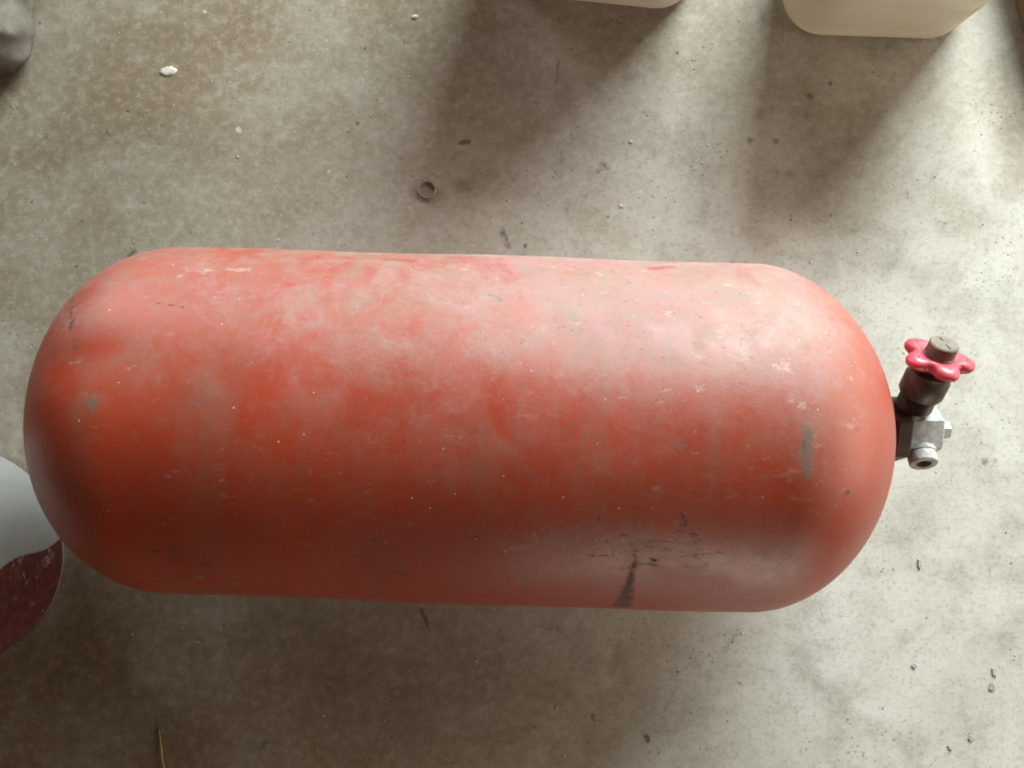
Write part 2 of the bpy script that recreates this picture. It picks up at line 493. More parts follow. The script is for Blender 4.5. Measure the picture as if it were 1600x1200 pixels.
# ------------------------------------------------------------------ floor
def build_floor():
    def lines(lo, hi, step, far):
        inner = np.arange(lo, hi + step / 2, step)
        out = np.array([0.06, 0.2, 0.5, 1.0, 2.0, far])
        return np.r_[lo - out[::-1], inner, hi + out]
    xs = lines(-0.72, 0.72, 0.0021, 3.2)
    ys = lines(-0.55, 0.55, 0.0021, 3.2)
    X, Y = np.meshgrid(xs, ys, indexing='ij')
    V = np.c_[X.ravel(), Y.ravel(), np.zeros(X.size)]
    me = grid_mesh('floor', V, len(xs), len(ys))
    x, y = X.ravel(), Y.ravel()
    k = CAM_H / FPX

    def field(marks):
        f = np.zeros_like(x)
        for pts, rad, s, soft in marks:
            P = [world_at(*p) for p in pts]
            R_ = [r * k for r in (rad if isinstance(rad, list) else [rad] * len(pts))]
            f = np.maximum(f, s * stroke(x, y, P, R_, soft * k))
        return f
    stain = [
        ([(716, 223), (728, 221)], 4, 1.0, 6), ([(865, 78), (867, 100), (865, 130)], [1, 2, 2], .75, 4),
        ([(889, 77)], 3, .8, 5), ([(554, 193)], 5, .7, 7), ([(539, 206)], 4, .7, 6), ([(589, 229)], 2, .7, 5),
        ([(724, 140)], 3, .8, 5), ([(816, 384)], 5, .75, 7), ([(681, 165)], 2, .7, 4), ([(846, 225)], 3, .7, 6),
        ([(1292, 131)], 3.5, 1.0, 4), ([(1094, 74)], 4, .65, 7), ([(1293, 337)], 3, .7, 4),
        ([(652, 950), (661, 970), (668, 992)], [3, 4, 1], .8, 6), ([(1005, 1150), (1008, 1157)], 5, .85, 7),
        ([(921, 1118), (923, 1126)], 4, .7, 7), ([(1075, 1114)], 3, .7, 5), ([(1100, 1170)], 4, .6, 7), ([(410, 1158), (405, 1168)], 7, .6, 12),
        ([(200, 1077)], 5, .6, 9), ([(367, 1095)], 14, .45, 24), ([(1442, 965)], 2.5, .8, 4), ([(1532, 722)], 8, .62, 10),
        ([(1548, 719)], 6, .55, 10), ([(1518, 598)], 3, .7, 5), ([(1300, 955), (1330, 1005), (1365, 1055)], [1, 1.5, .5], .62, 3),
        ([(1520, 957), (1572, 962)], [1, .5], .6, 3), ([(1455, 345), (1475, 352)], 3, .55, 6), ([(205, 392), (195, 400)], 5, .7, 8),
        ([(65, 214)], 9, .6, 14), ([(160, 203), (166, 212)], 3, .7, 5), ([(43, 315)], 3, .85, 5), ([(220, 315)], 6, .6, 10),
        ([(315, 166)], 3, .75, 5), ([(110, 290)], 6, .5, 10), ([(480, 368), (505, 358)], 3, .5, 7), ([(790, 385), (780, 360)], 6, .6, 8),
        ([(1488, 135)], 3, .5, 6), ([(1010, 1175)], 4, .6, 6), ([(480, 15)], 9, .5, 14), ([(930, 40), (970, 30)], 12, .5, 20),
        ([(1385, 1055), (1392, 1062)], 3, .5, 6), ([(1150, 985), (1130, 1010)], 8, .5, 14), ([(830, 975), (870, 985)], 7, .5, 12)]
    rng = random.Random(5)
    for _ in range(110):
        p = (rng.uniform(0, 1600), rng.uniform(0, 1200))
        q = (p[0] + rng.uniform(-9, 9), p[1] + rng.uniform(-4, 4))
        stain.append(([p, q], [rng.uniform(.6, 2.6), rng.uniform(.4, 1.6)], rng.uniform(.4, .75), 5))
    oil_shade = [  # small spots are stains; broad patches paint in jerrycan and cylinder shadow
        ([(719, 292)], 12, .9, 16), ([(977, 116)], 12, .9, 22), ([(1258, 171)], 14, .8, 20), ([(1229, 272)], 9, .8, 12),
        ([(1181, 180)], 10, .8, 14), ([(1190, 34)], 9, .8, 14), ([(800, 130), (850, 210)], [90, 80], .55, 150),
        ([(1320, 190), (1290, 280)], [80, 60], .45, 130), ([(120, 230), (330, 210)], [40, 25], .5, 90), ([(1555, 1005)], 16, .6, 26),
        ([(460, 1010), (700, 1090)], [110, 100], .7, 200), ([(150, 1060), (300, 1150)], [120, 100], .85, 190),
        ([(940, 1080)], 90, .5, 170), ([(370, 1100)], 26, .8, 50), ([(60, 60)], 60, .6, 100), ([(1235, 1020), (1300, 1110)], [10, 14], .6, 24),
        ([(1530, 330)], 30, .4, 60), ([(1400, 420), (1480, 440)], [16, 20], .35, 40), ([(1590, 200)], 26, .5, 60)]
    rust = [([(936, 258), (945, 262)], 4, .9, 6), ([(1260, 151)], 5, 1.0, 5), ([(1207, 221)], 4, .9, 4), ([(1167, 220)], 4.5, .9, 5), ([(930, 268)], 3, .8, 5)]
    pale = [
        ([(368, 202)], 6, .9, 6), ([(315, 17)], 3, 1, 3), ([(300, 52)], 2, .9, 3), ([(227, 200)], 2.5, .8, 3), ([(210, 123)], 2, .8, 3),
        ([(160, 103)], 2, .7, 3), ([(660, 109)], 2, 1, 3), ([(709, 165)], 2.5, 1, 3), ([(509, 268)], 3, 1, 4), ([(900, 244)], 2, .9, 3),
        ([(996, 300)], 2.5, 1, 3), ([(400, 115)], 3, .7, 5), ([(386, 203)], 4, .7, 6)]
    for _ in range(60):
        p = (rng.uniform(0, 1600), rng.uniform(0, 1200))
        pale.append(([p], [rng.uniform(.6, 1.8)], rng.uniform(.6, .9), 3))
    # some brown grime; mostly light falloff and cast shadows painted into the slab colour
    dirt_shade = np.clip(np.clip(0.86 - 0.80 * (x + 0.75) / 1.05, 0, 1) + 0.46 * np.clip((y - 0.17) / 0.32, 0, 1) + 0.35 * np.clip((-y - 0.22) / 0.2, 0, 1) * np.clip((0.30 - x) / 0.3, 0, 1), 0.0, 0.92)
    dirt_shade = np.maximum(dirt_shade, field([([(780, 120), (900, 200)], [110, 90], .55, 130), ([(1310, 120), (1290, 250)], [120, 90], .5, 120), ([(1560, 100), (1590, 260)], [50, 40], .6, 90), ([(560, 180), (250, 240)], [30, 30], .75, 90)]))  # brown patches paint in the cast shadows round the jerrycans and plank
    set_attr(me, 'dirt_shade', np.clip(dirt_shade * 1.08, 0, .95))
    set_attr(me, 'stain', field(stain))
    set_attr(me, 'oil_shade', field(oil_shade))
    set_attr(me, 'rust', field(rust))
    set_attr(me, 'pale', field(pale))
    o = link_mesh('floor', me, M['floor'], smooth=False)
    o['kind'] = 'structure'
    o['label'] = 'stained grey concrete floor'


build_floor()

# ------------------------------------------------------------------ gas cylinder
R = 0.19
CX, CY, ROT = -0.0530, -0.0483, -0.0314
HALF, DL, PL, DR, PR = 0.3055, 0.1443, 2.1408, 0.1478, 1.926
cyl = thing('gas_cylinder', 'large scuffed red gas cylinder lying on its side on the concrete floor', 'gas cylinder', (CX, CY, 0))
cyl.rotation_euler = (0, 0, ROT)


def build_shell():
    # profile along the axis
    tl = np.linspace(0, PI / 2, 90)
    ul, rl = DL * np.sin(tl) ** (2 / PL), R * np.cos(tl).clip(1e-9) ** (2 / PL)
    ur, rr = DR * np.sin(tl) ** (2 / PR), R * np.cos(tl).clip(1e-9) ** (2 / PR)
    rl = rl.clip(0.002); rr = rr.clip(0.002)
    mid = np.linspace(-HALF, HALF, 560)
    u = np.r_[-HALF - ul[::-1], mid[1:-1], HALF + ur]
    r = np.r_[rl[::-1], np.full(len(mid) - 2, R), rr]
    # angle: 90 deg is the crown, dense on the upper half
    th = np.r_[np.linspace(-15, 195, 480), np.linspace(195, 345, 60)[1:-1]] * PI / 180
    nu, nv = len(u), len(th)
    U, T = np.repeat(u, nv), np.tile(th, nu)
    RR = np.repeat(r, nv)
    # slight handling dents and out-of-round
    dent = 0.0010 * np.sin(U * 9 + 1.1) * np.cos(T * 2 + .6) + 0.0007 * np.sin(U * 23 + T * 3)
    dent -= 0.0035 * np.exp(-(((U + 0.345) / 0.05) ** 2 + ((T - 1.25) / 0.16) ** 2))
    RD = RR + dent * (RR / R)
    V = np.c_[U, RD * np.cos(T), R + RD * np.sin(T)]
    me = grid_mesh('shell', V, nu, nv, wrap_v=True)
    # where each photo mark lies on the skin: nearest upper-side vertex seen there
    c, s = math.cos(ROT), math.sin(ROT)
    wx, wy, wz = CX + c * V[:, 0] - s * V[:, 1], CY + s * V[:, 0] + c * V[:, 1], V[:, 2]
    qx, qy = 800 + FPX * wx / (CAM_H - wz), 600 - FPX * wy / (CAM_H - wz)
    ok = wz > R * 0.98
    S = R * T                                  # girth coordinate

    def us(p):
        d = (qx - p[0]) ** 2 + (qy - p[1]) ** 2
        d[~ok] = 1e9
        k = int(np.argmin(d))
        return (U[k], S[k])
    px = 0.86 / FPX

    def field(marks):
        f = np.zeros(len(U))
        for pts, rad, st, soft in marks:
            P = [us(p) for p in pts]
            R_ = [q * px for q in (rad if isinstance(rad, list) else [rad] * len(pts))]
            f = np.maximum(f, st * stroke(U, S, P, R_, soft * px))
        return f
    black = [([(989, 857), (987, 875), (983, 895), (978, 915), (972, 932), (966, 946)], [1.5, 3, 5, 8, 12, 16], 1.0, 12)]
    scuff = [
        ([(913, 868), (952, 868)], [3, 2.5], .55, 7), ([(953, 888), (978, 887)], [3, 2], .55, 7), ([(998, 881), (1032, 884)], [4, 3], .6, 8),
        ([(1056, 868), (1094, 866)], [3, 4], .55, 8), ([(1060, 803), (1068, 818)], [3, 2], .9, 5), ([(1056, 830), (1085, 836)], [3, 2], .7, 6),
        ([(965, 838), (976, 836)], [3, 2], .85, 4), ([(935, 800), (930, 812)], [2, 3], .7, 4), ([(1004, 845), (1040, 845)], [2, 3], .6, 6),
        ([(945, 846)], 2, .8, 3), ([(955, 845)], 2, .8, 3), ([(985, 808), (987, 822)], [1, 2], .7, 4), ([(1000, 815), (1003, 828)], [1, 2], .6, 4),
        ([(1010, 872), (1020, 876)], [2, 3], .7, 5), ([(905, 850), (920, 858)], 3, .55, 8), ([(220, 860), (250, 862), (290, 856)], [4, 6, 4], .65, 12),
        ([(580, 845)], 7, .6, 10), ([(620, 895)], 12, .55, 18), ([(735, 840), (745, 838)], 3, .6, 6), ([(730, 850)], 3, .5, 6),
        ([(1320, 768)], 5, .8, 8), ([(1060, 690), (1045, 695)], [7, 4], .55, 10), ([(1050, 460), (1080, 468)], [3, 5], .36, 12),
        ([(1150, 520), (1155, 545)], [4, 3], .34, 14), ([(955, 510), (960, 530)], [8, 5], .25, 16), ([(120, 470), (105, 510)], [4, 6], .6, 10),
        ([(110, 530), (108, 556)], [5, 4], .55, 8), ([(240, 474), (262, 477), (282, 479)], [.8, 1.2, .8], 1, 2.5), ([(740, 670), (755, 676)], 5, .5, 9),
        ([(1250, 690), (1252, 700)], 3, .7, 5), ([(890, 400), (905, 404)], 2, .6, 6), ([(310, 905), (240, 900)], 5, .5, 14)]
    scuff += [([(900, 852), (1000, 858), (1120, 868)], [12, 18, 16], .33, 50), ([(1050, 808), (1088, 842)], [8, 12], .45, 22), ([(960, 480), (1180, 560)], 30, .10, 60),
              ([(230, 860), (330, 880)], [16, 22], .40, 40), ([(560, 850), (760, 850)], [20, 26], .28, 50), ([(1140, 510), (1160, 560)], 14, .2, 26)]
    grey = [
        ([(1255, 672), (1256, 700), (1257, 725), (1256, 745)], [9, 12, 10, 6], .92, 16), ([(1243, 742), (1210, 746), (1180, 745)], [3, 4, 2], .62, 8),
        ([(140, 628)], 13, .86, 18), ([(1320, 768)], 6, .7, 12), ([(105, 545), (108, 580)], [4, 5], .6, 10), ([(300, 610), (308, 650)], [10, 8], .45, 22),
        ([(1150, 520), (1152, 600)], [9, 12], .45, 26), ([(800, 660)], 24, .4, 40), ([(760, 460), (780, 470)], 6, .6, 10), ([(1060, 688)], 14, .5, 22),
        ([(980, 820), (1000, 830)], [14, 18], .45, 30), ([(860, 840), (960, 850), (1060, 850)], [16, 22, 16], .42, 40)]
    rng = random.Random(11)
    pale0 = [
        ([(253, 590), (258, 640), (270, 690), (288, 760), (292, 785)], [2, 2.5, 2.5, 1.5, 1], .72, 5), ([(80, 685), (135, 685)], 1, .6, 3),
        ([(108, 724), (205, 723)], 1, .6, 3), ([(775, 761)], 4, 1.1, 3), ([(1163, 804)], 4, 1.1, 3), ([(335, 714), (342, 716)], 1.5, .9, 3),
        ([(215, 775), (222, 770)], 2, .8, 3), ([(615, 740), (620, 744)], 1.5, .9, 3), ([(640, 642)], 2, .9, 3), ([(550, 510), (555, 505)], 2.5, .8, 4),
        ([(108, 580)], 2.5, 1.1, 3), ([(455, 613)], 2.5, .8, 4), ([(1042, 742), (1048, 746)], [1, 1.5], .9, 3), ([(1035, 760)], 1.5, .9, 3),
        ([(815, 676)], 3, .7, 4), ([(290, 425)], 2.5, .9, 4), ([(440, 478)], 2, .9, 3), ([(1297, 548)], 3.5, 1, 4), ([(196, 465)], 3, .7, 5),
        ([(1102, 720)], 1.5, .9, 3), ([(1170, 742)], 1.5, .9, 3), ([(1150, 400 + 110)], 2.5, .8, 4), ([(1062, 437)], 2.5, .9, 4), ([(915, 720)], 1.5, .9, 3)]
    pale = list(pale0)
    for pts, _r, _s, _f in pale0:
        for _ in range(rng.choice([2, 4, 6])):
            p = (pts[0][0] + rng.gauss(0, 12), pts[0][1] + rng.gauss(0, 9))
            pale.append(([p, (p[0] + rng.uniform(-5, 5), p[1] + rng.uniform(-3, 3))], rng.uniform(.6, 1.3), rng.uniform(.6, .9), 2.4))
    for _ in range(110):
        p = (rng.uniform(90, 1360), rng.uniform(420, 900))
        a = rng.uniform(0, PI)
        L = rng.choice([0, 2, 3, 6])
        pale.append(([p, (p[0] + L * math.cos(a) + .1, p[1] + L * math.sin(a))], rng.uniform(.5, 1.5), rng.uniform(.6, .95), 2.4))
    for _ in range(120):
        p = (rng.uniform(90, 1300), rng.uniform(410, 900))
        L = rng.uniform(8, 55)
        a = rng.choice([rng.gauss(0, .12), rng.gauss(0, .12), rng.gauss(PI / 2, .2), rng.uniform(0, PI)])
        pale.append(([p, (p[0] + .5 * L * math.cos(a) + rng.uniform(-2, 2), p[1] + .5 * L * math.sin(a) + rng.uniform(-2, 2)), (p[0] + L * math.cos(a), p[1] + L * math.sin(a))],
                     [.3, rng.uniform(.5, .9), .3], rng.uniform(.45, .8), 2.4))
    clean = [([(118, 544), (180, 540)], [11, 9], 1.0, 10), ([(560, 620), (640, 625)], [16, 14], .7, 30), ([(270, 600), (300, 640)], 18, .6, 40),
             ([(790, 615), (860, 600)], 16, .7, 30), ([(1180, 790), (1290, 800)], 40, .6, 60), ([(1015, 420), (1042, 417)], 8, .9, 8),
             ([(600, 405), (640, 408)], 8, .8, 12), ([(1150, 425), (1180, 445)], [8, 6], .6, 14), ([(150, 760), (400, 860)], 70, .6, 120),
             ([(620, 830)], 60, .6, 90), ([(900, 740), (1100, 770)], 26, .5, 50)]
    # dust settles on what faces up, more towards the valve end and the back
    N = np.sin(T)
    back = np.clip((2.15 - T) / 1.5, 0, 1)       # 0 on the near flank, 1 on the far side
    dust = (0.02 + 0.80 * back) * (0.55 + 0.45 * np.clip((U + 0.35) / 0.6, 0, 1)) * (1 - 0.6 * np.clip((U - 0.34) / 0.08, 0, 1))
    # rubbed through to the primer along the far side, more towards the valve end
    deg = np.degrees(T)
    right = np.clip((U + 0.25) / 0.35, 0, 1)
    endr = np.clip((0.41 - U) / 0.10, 0, 1)
    abr = 0.76 * np.clip((40 - deg) / 30, 0, 1) * (0.65 + 0.35 * right) * endr
    chalk = np.clip((92 - deg) / 40, 0, 1) * (0.30 + 0.40 * right) * (0.12 + 0.88 * endr)
    chalk = np.maximum(chalk, 0.10)
    near = np.clip((deg - 100) / 20, 0, 1)
    chalk *= 1 - 0.6 * near
    for q in (abr, chalk):
        q[deg > 180] = 0
    dust = np.maximum(dust, field([([(850, 870), (1000, 890), (1180, 880)], [30, 50, 30], .42, 90), ([(1100, 930), (900, 925)], 20, .3, 60), ([(700, 690), (820, 680)], [40, 30], .5, 80), ([(430, 640), (520, 620)], 40, .45, 80)]))
    chalk = np.maximum(chalk, field([([(860, 850), (1080, 865)], [22, 30], .36, 60), ([(1330, 560), (1340, 640)], 16, .5, 40), ([(1250, 600)], 40, .5, 60)]))
    abr = np.maximum(abr, field([([(820, 450), (1100, 470)], [30, 40], .42, 70), ([(200, 450)], 26, .32, 60), ([(880, 850), (1060, 855)], [12, 16], .40, 40)]))
    for n_, f_ in (('chalk', chalk), ('black', field(black)), ('scuff', field(scuff)), ('grey', field(grey)), ('pale', field(pale)),
                   ('clean', field(clean)), ('dust', dust), ('abrade', abr)):
        set_attr(me, n_, f_)
    return link_mesh('shell', me, M['red'], cyl)


build_shell()

# ------------------------------------------------------------------ valve (children of the cylinder, in its local axes)
inv = (Matrix.Translation((CX, CY, 0)) @ Matrix.Rotation(ROT, 4, 'Z')).inverted()


def place_local(o):
    o.matrix_parent_inverse = inv          # built in world coordinates below


AY, AZ = -0.051, 0.193                     # valve axis
XB0, XB1 = 0.4275, 0.4640                  # hexagon body along x
AP = 0.0265                                # centre to flat


def hex_prism(bm, x0, x1, ap, ay, az, a0, ch=0.0015):
    c = ap / math.cos(PI / 6)
    prof = [(c - ch, x0), (c, x0 + ch), (c, x1 - ch), (c - ch, x1)]
    rings = []
    for rr, xx in prof:
        rings.append([bm.verts.new((xx, ay + rr * math.cos(a0 + k * PI / 3), az + rr * math.sin(a0 + k * PI / 3))) for k in range(6)])
    for a, b in zip(rings, rings[1:]):
        for k in range(6):
            bm.faces.new((a[k], a[(k + 1) % 6], b[(k + 1) % 6], b[k]))
    bm.faces.new(rings[0]); bm.faces.new(rings[-1])


STEM = Vector((0.06, 0.78, 0.617)).normalized()
A_ST = math.atan2(STEM.z, STEM.y)
A_OUT = A_ST + math.radians(109)
OUT = Vector((-0.06, math.cos(A_OUT), math.sin(A_OUT))).normalized()

bm = bmesh.new()
add_lathe(bm, [(0.030, 0.385), (0.030, 0.405), (0.0265, 0.408), (0.0265, 0.412), (0.021, 0.413), (0.021, XB0 - .0015)], (0, AY, AZ), (1, 0, 0), 40)
hex_prism(bm, 0.409, XB0 - .0008, 0.0335, AY, AZ, 0.28, .002)  # dark hexagon added to paint the shade on the valve body's back face
o = obj('neck', bm, M['neck'], cyl, True, 35); place_local(o)

bm = bmesh.new()
hex_prism(bm, XB0, XB1, AP, AY, AZ, A_ST + PI / 6)
body = obj('valve_body', bm, M['steel'], cyl, False); place_local(body)

XM = 0.5 * (XB0 + XB1)
ORG = Vector((XM, AY, AZ))
# bonnet: stepped and threaded, blackened
prof = [(0.0150, AP - .001), (0.0165, AP + .001), (0.0165, 0.034)]
h = 0.034
while h < 0.052:
    prof += [(0.0185, h + .0008), (0.0170, h + .0018)]
    h += 0.0026
prof += [(0.0215, 0.0535), (0.0225, 0.0555), (0.0225, 0.074), (0.0205, 0.077), (0.0205, 0.083), (0.013, 0.0835), (0.013, 0.090)]
bm = bmesh.new()
SORG = ORG + Vector((-0.0150, 0, 0))
add_lathe(bm, prof, SORG, STEM, 40)
o = obj('bonnet', bm, M['bonnet'], cyl, True, 35); place_local(o)

# handwheel with five lobes
WC = SORG + STEM * 0.0985
F = frame_from(STEM)
# direction of the first lobe in the wheel plane
P0 = Vector((-0.55, 0.55, -0.6))
P0 = (P0 - STEM * P0.dot(STEM)).normalized()
Q0 = STEM.cross(P0)


def wheel_r(a):
    t = 0.0
    hub, d, r = 0.0245, 0.0245, 0.0118
    for k in range(5):
        f = (a - 2 * PI * k / 5 + PI) % (2 * PI) - PI
        q = r * r - (d * math.sin(f)) ** 2
        if q > 0 and abs(f) < 1:
            t = max(t, d * math.cos(f) + math.sqrt(q))
    return (hub ** 14 + t ** 14) ** (1 / 14)


bm = bmesh.new()
nseg = 120
sec = [(0.0, -0.0058, .40), (0.0, -0.0068, .62), (0.0, -0.0062, .84), (0.0, -0.0035, .965), (0.0, 0.0, 1.0), (0.0, 0.0035, .965),
       (0.0, 0.0062, .85), (0.0, 0.0066, .70), (0.0, 0.0052, .55), (0.0, 0.0046, .40), (0.0, 0.0046, .18)]
rings = []
for _, hh, fr in sec:
    ring = []
    for k in range(nseg):
        a = 2 * PI * k / nseg
        rr = wheel_r(a) * fr
        if fr < 0.6:
            rr = 0.0285 * 1.04 * fr
        elif fr < 0.9:
            t = (fr - 0.6) / 0.3
            rr = (1 - t) * 0.0285 * 1.04 * fr + t * wheel_r(a) * fr
        ring.append(bm.verts.new(WC + P0 * (rr * math.cos(a)) + Q0 * (rr * math.sin(a)) + STEM * hh))
    rings.append(ring)
for a, b in zip(rings, rings[1:]):
    for k in range(nseg):
        bm.faces.new((a[k], a[(k + 1) % nseg], b[(k + 1) % nseg], b[k]))
bm.faces.new(rings[0][::-1]); bm.faces.new(rings[-1])
wheel = obj('handwheel', bm, M['wheel'], cyl); place_local(wheel)


def sub(name, bm, mat, parent, smooth=True, sharp=35):
    o = obj(name, bm, mat, parent, smooth, sharp)
    o.matrix_parent_inverse = inv          # parent's own local matrix is the identity
    o.matrix_parent_inverse = Matrix.Identity(4)
    return o


for k in range(5):
    a = 2 * PI * k / 5
    p = WC + P0 * (0.0262 * math.cos(a)) + Q0 * (0.0262 * math.sin(a))
    bm = bmesh.new()
    add_lathe(bm, [(0.0009, .0035), (0.0011, .0066), (0.0007, .0070)], p, STEM, 10)
    sub('dimple', bm, M['slot'], wheel)
bm = bmesh.new()
add_lathe(bm, [(0.0155, .0042), (0.0155, .0062), (0.0143, .0066), (0.0143, .0185), (0.0130, .0198)], WC, STEM, 36)
nut = sub('stem_nut', bm, M['nut'], wheel)
for s, L in ((1, 0.0042), (-1, 0.0028)):
    bm = bmesh.new()
    t = (Vector((0, 1, 0)) - STEM * STEM.y).normalized()
    n_ = STEM.cross(t)
    c0 = WC + STEM * 0.0198 - t * (s * 0.0068)
    vv = []
    for hh in (-0.0010, 0.0004):
        for (i, j) in ((-1, -1), (1, -1), (1, 1), (-1, 1)):
            vv.append(bm.verts.new(c0 + n_ * (i * 0.0008) + t * (j * L) + STEM * hh))
    bm.faces.new(vv[:4]); bm.faces.new(vv[4:])
    for k in range(4):
        bm.faces.new((vv[k], vv[(k + 1) % 4], vv[4 + (k + 1) % 4], vv[4 + k]))
    o = bpy.data.objects  # slot marks are cut into the nut: joined to its mesh
    bm2 = bmesh.new(); bm2.from_mesh(nut.data)
    tmp = bpy.data.meshes.new('slot'); bm.to_mesh(tmp); bm.free()
    n0 = len(bm2.faces)
    bm2.from_mesh(tmp)
    bm2.faces.ensure_lookup_table()
    if len(nut.data.materials) < 2:
        nut.data.materials.append(M['slot'])
    for f in bm2.faces[n0:]:
        f.material_index = 1
    bm2.to_mesh(nut.data); bm2.free(); bpy.data.meshes.remove(tmp)

# outlet with its bore
bm = bmesh.new()
prof = [(0.0155, AP - .002), (0.0155, AP + .003), (0.0145, AP + .004), (0.0145, 0.0415), (0.0135, 0.0428), (0.0078, 0.0428), (0.0078, 0.030)]
add_lathe(bm, prof, ORG, OUT, 40)
outlet = obj('outlet', bm, M['steel'], cyl, True, 35); place_local(outlet)
bm = bmesh.new()
add_lathe(bm, [(0.0076, 0.0300), (0.0076, 0.0395), (0.0040, 0.0398), (0.0040, 0.034)], ORG, OUT, 24)
sub('bore', bm, M['bore'], outlet)

# relief plug on the end of the body
bm = bmesh.new()
add_lathe(bm, [(0.0062, XB1 - .001), (0.0062, XB1 + .004)], (0, AY, AZ + .004), (1, 0, 0), 24)
hex_prism(bm, XB1 + .004, XB1 + .016, 0.0088, AY, AZ + .004, 0.3, .0012)
sub('plug', bm, M['steel'], body, False)


# ------------------------------------------------------------------ jerrycans
def rrect(w, d, r, n=8):
    pts = []
    for (cx, cy, a0) in ((w / 2 - r, d / 2 - r, 0), (-w / 2 + r, d / 2 - r, PI / 2), (-w / 2 + r, -d / 2 + r, PI), (w / 2 - r, -d / 2 + r, 3 * PI / 2)):
        for k in range(n + 1):
            a = a0 + PI / 2 * k / n
            pts.append((cx + r * math.cos(a), cy + r * math.sin(a)))
    return pts


def jerrycan(label, x, y, rz, w, d, hgt, mat):
    t = thing('jerrycan', label, 'jerrycan', (x, y, 0), 'plastic jerrycans behind the cylinder')
    t.rotation_euler = (0, 0, rz)
    bm = bmesh.new()
    levels = [(0.0, -.014, .030), (0.003, -.006, .034), (0.010, -.001, .038), (0.022, 0, .040), (hgt * .30, .001, .040), (hgt * .33, -.003, .038),
              (hgt * .36, .001, .040), (hgt * .62, .001, .040), (hgt * .65, -.003, .038), (hgt * .68, .001, .040), (hgt * .86, 0, .040),
              (hgt * .92, -.008, .040), (hgt * .96, -.020, .034), (hgt * .975, -.034, .030)]
    rings = []
    for z, off, r in levels:
        rings.append([bm.verts.new((px, py, z)) for px, py in rrect(w + 2 * off, d + 2 * off, r + .016)])
    n = len(rings[0])
    for a, b in zip(rings, rings[1:]):
        for k in range(n):
            bm.faces.new((a[k], a[(k + 1) % n], b[(k + 1) % n], b[k]))
    bm.faces.new(rings[0][::-1]); bm.faces.new(rings[-1])
    obj('body', bm, mat, t, True, 50)
    bm = bmesh.new()
    zt = hgt * .97
    add_tube(bm, [(-w * .26, 0, zt - .004), (-w * .25, 0, zt + .022), (-w * .18, 0, zt + .036), (w * .05, 0, zt + .036), (w * .12, 0, zt + .022), (w * .13, 0, zt - .004)], .011, 12)
    obj('handle', bm, mat, t)
    bm = bmesh.new()
    add_lathe(bm, [(.022, zt - .004), (.022, zt + .010), (.026, zt + .011)] + [(.026, zt + .028), (.024, zt + .030)], (w * .29, 0, 0), (0, 0, 1), 32,
              wob=lambda a, h: 1 + .02 * math.cos(16 * a))
    obj('cap', bm, M['cap'], t, True, 40)
    return t


jerrycan('yellowed pale plastic jerrycan standing nearest the wooden plank', 0.488, 0.556, -0.035, 0.252, 0.175, 0.255, M['can_a'])
jerrycan('milky white plastic jerrycan standing mostly out of view above the steel ring', 0.121, 0.615, -0.105, 0.262, 0.20, 0.265, M['can_b'])

# ------------------------------------------------------------------ bucket
bx, by = -0.762, -0.232
buck = thing('bucket', 'white plastic bucket with dark red print beside the round end of the cylinder', 'bucket', (bx, by, 0))
HB, R0, R1 = 0.34, 0.146, 0.162


def brad(z):
    return R0 + (R1 - R0) * z / HB


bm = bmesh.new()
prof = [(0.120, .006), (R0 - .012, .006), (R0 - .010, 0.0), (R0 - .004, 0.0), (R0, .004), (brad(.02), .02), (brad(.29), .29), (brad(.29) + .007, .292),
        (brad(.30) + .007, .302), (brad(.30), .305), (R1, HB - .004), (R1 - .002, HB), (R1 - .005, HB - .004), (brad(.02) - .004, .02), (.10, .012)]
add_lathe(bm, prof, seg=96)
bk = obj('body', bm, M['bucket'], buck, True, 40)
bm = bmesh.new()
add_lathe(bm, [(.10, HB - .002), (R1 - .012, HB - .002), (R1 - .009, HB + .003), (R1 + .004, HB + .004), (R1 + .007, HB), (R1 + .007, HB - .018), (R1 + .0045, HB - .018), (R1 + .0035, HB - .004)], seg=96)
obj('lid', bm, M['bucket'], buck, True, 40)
bm = bmesh.new()
nA, nZ = 90, 12
a0, a1 = math.radians(-95), math.radians(9)
z0, z1 = 0.008, 0.165
vv = []
for i in range(nA + 1):
    a = a0 + (a1 - a0) * i / nA
    row = []
    for j in range(nZ + 1):
        f = j / nZ
        zz = z0 + (z1 - z0) * f
        if i == nA:
            aa = a - 0.10 * f - .03 * math.sin(7 * f)
        else:
            aa = a - (0.10 * f + .03 * math.sin(7 * f)) * i / nA
        rr = brad(zz) + .0006
        row.append(bm.verts.new((rr * math.cos(aa), rr * math.sin(aa), zz)))
    vv.append(row)
for i in range(nA):
    for j in range(nZ):
        bm.faces.new((vv[i][j], vv[i + 1][j], vv[i + 1][j + 1], vv[i][j + 1]))
obj('print', bm, M['label'], buck)
bm = bmesh.new()
pts = []
for k in range(25):
    a = PI * k / 24
    rr = R1 + .012
    pts.append((rr * math.cos(a + .9), rr * math.sin(a + .9), HB - .03 - .11 * math.sin(a)))
add_tube(bm, pts, .002, 8)
obj('handle', bm, M['wire'], buck)

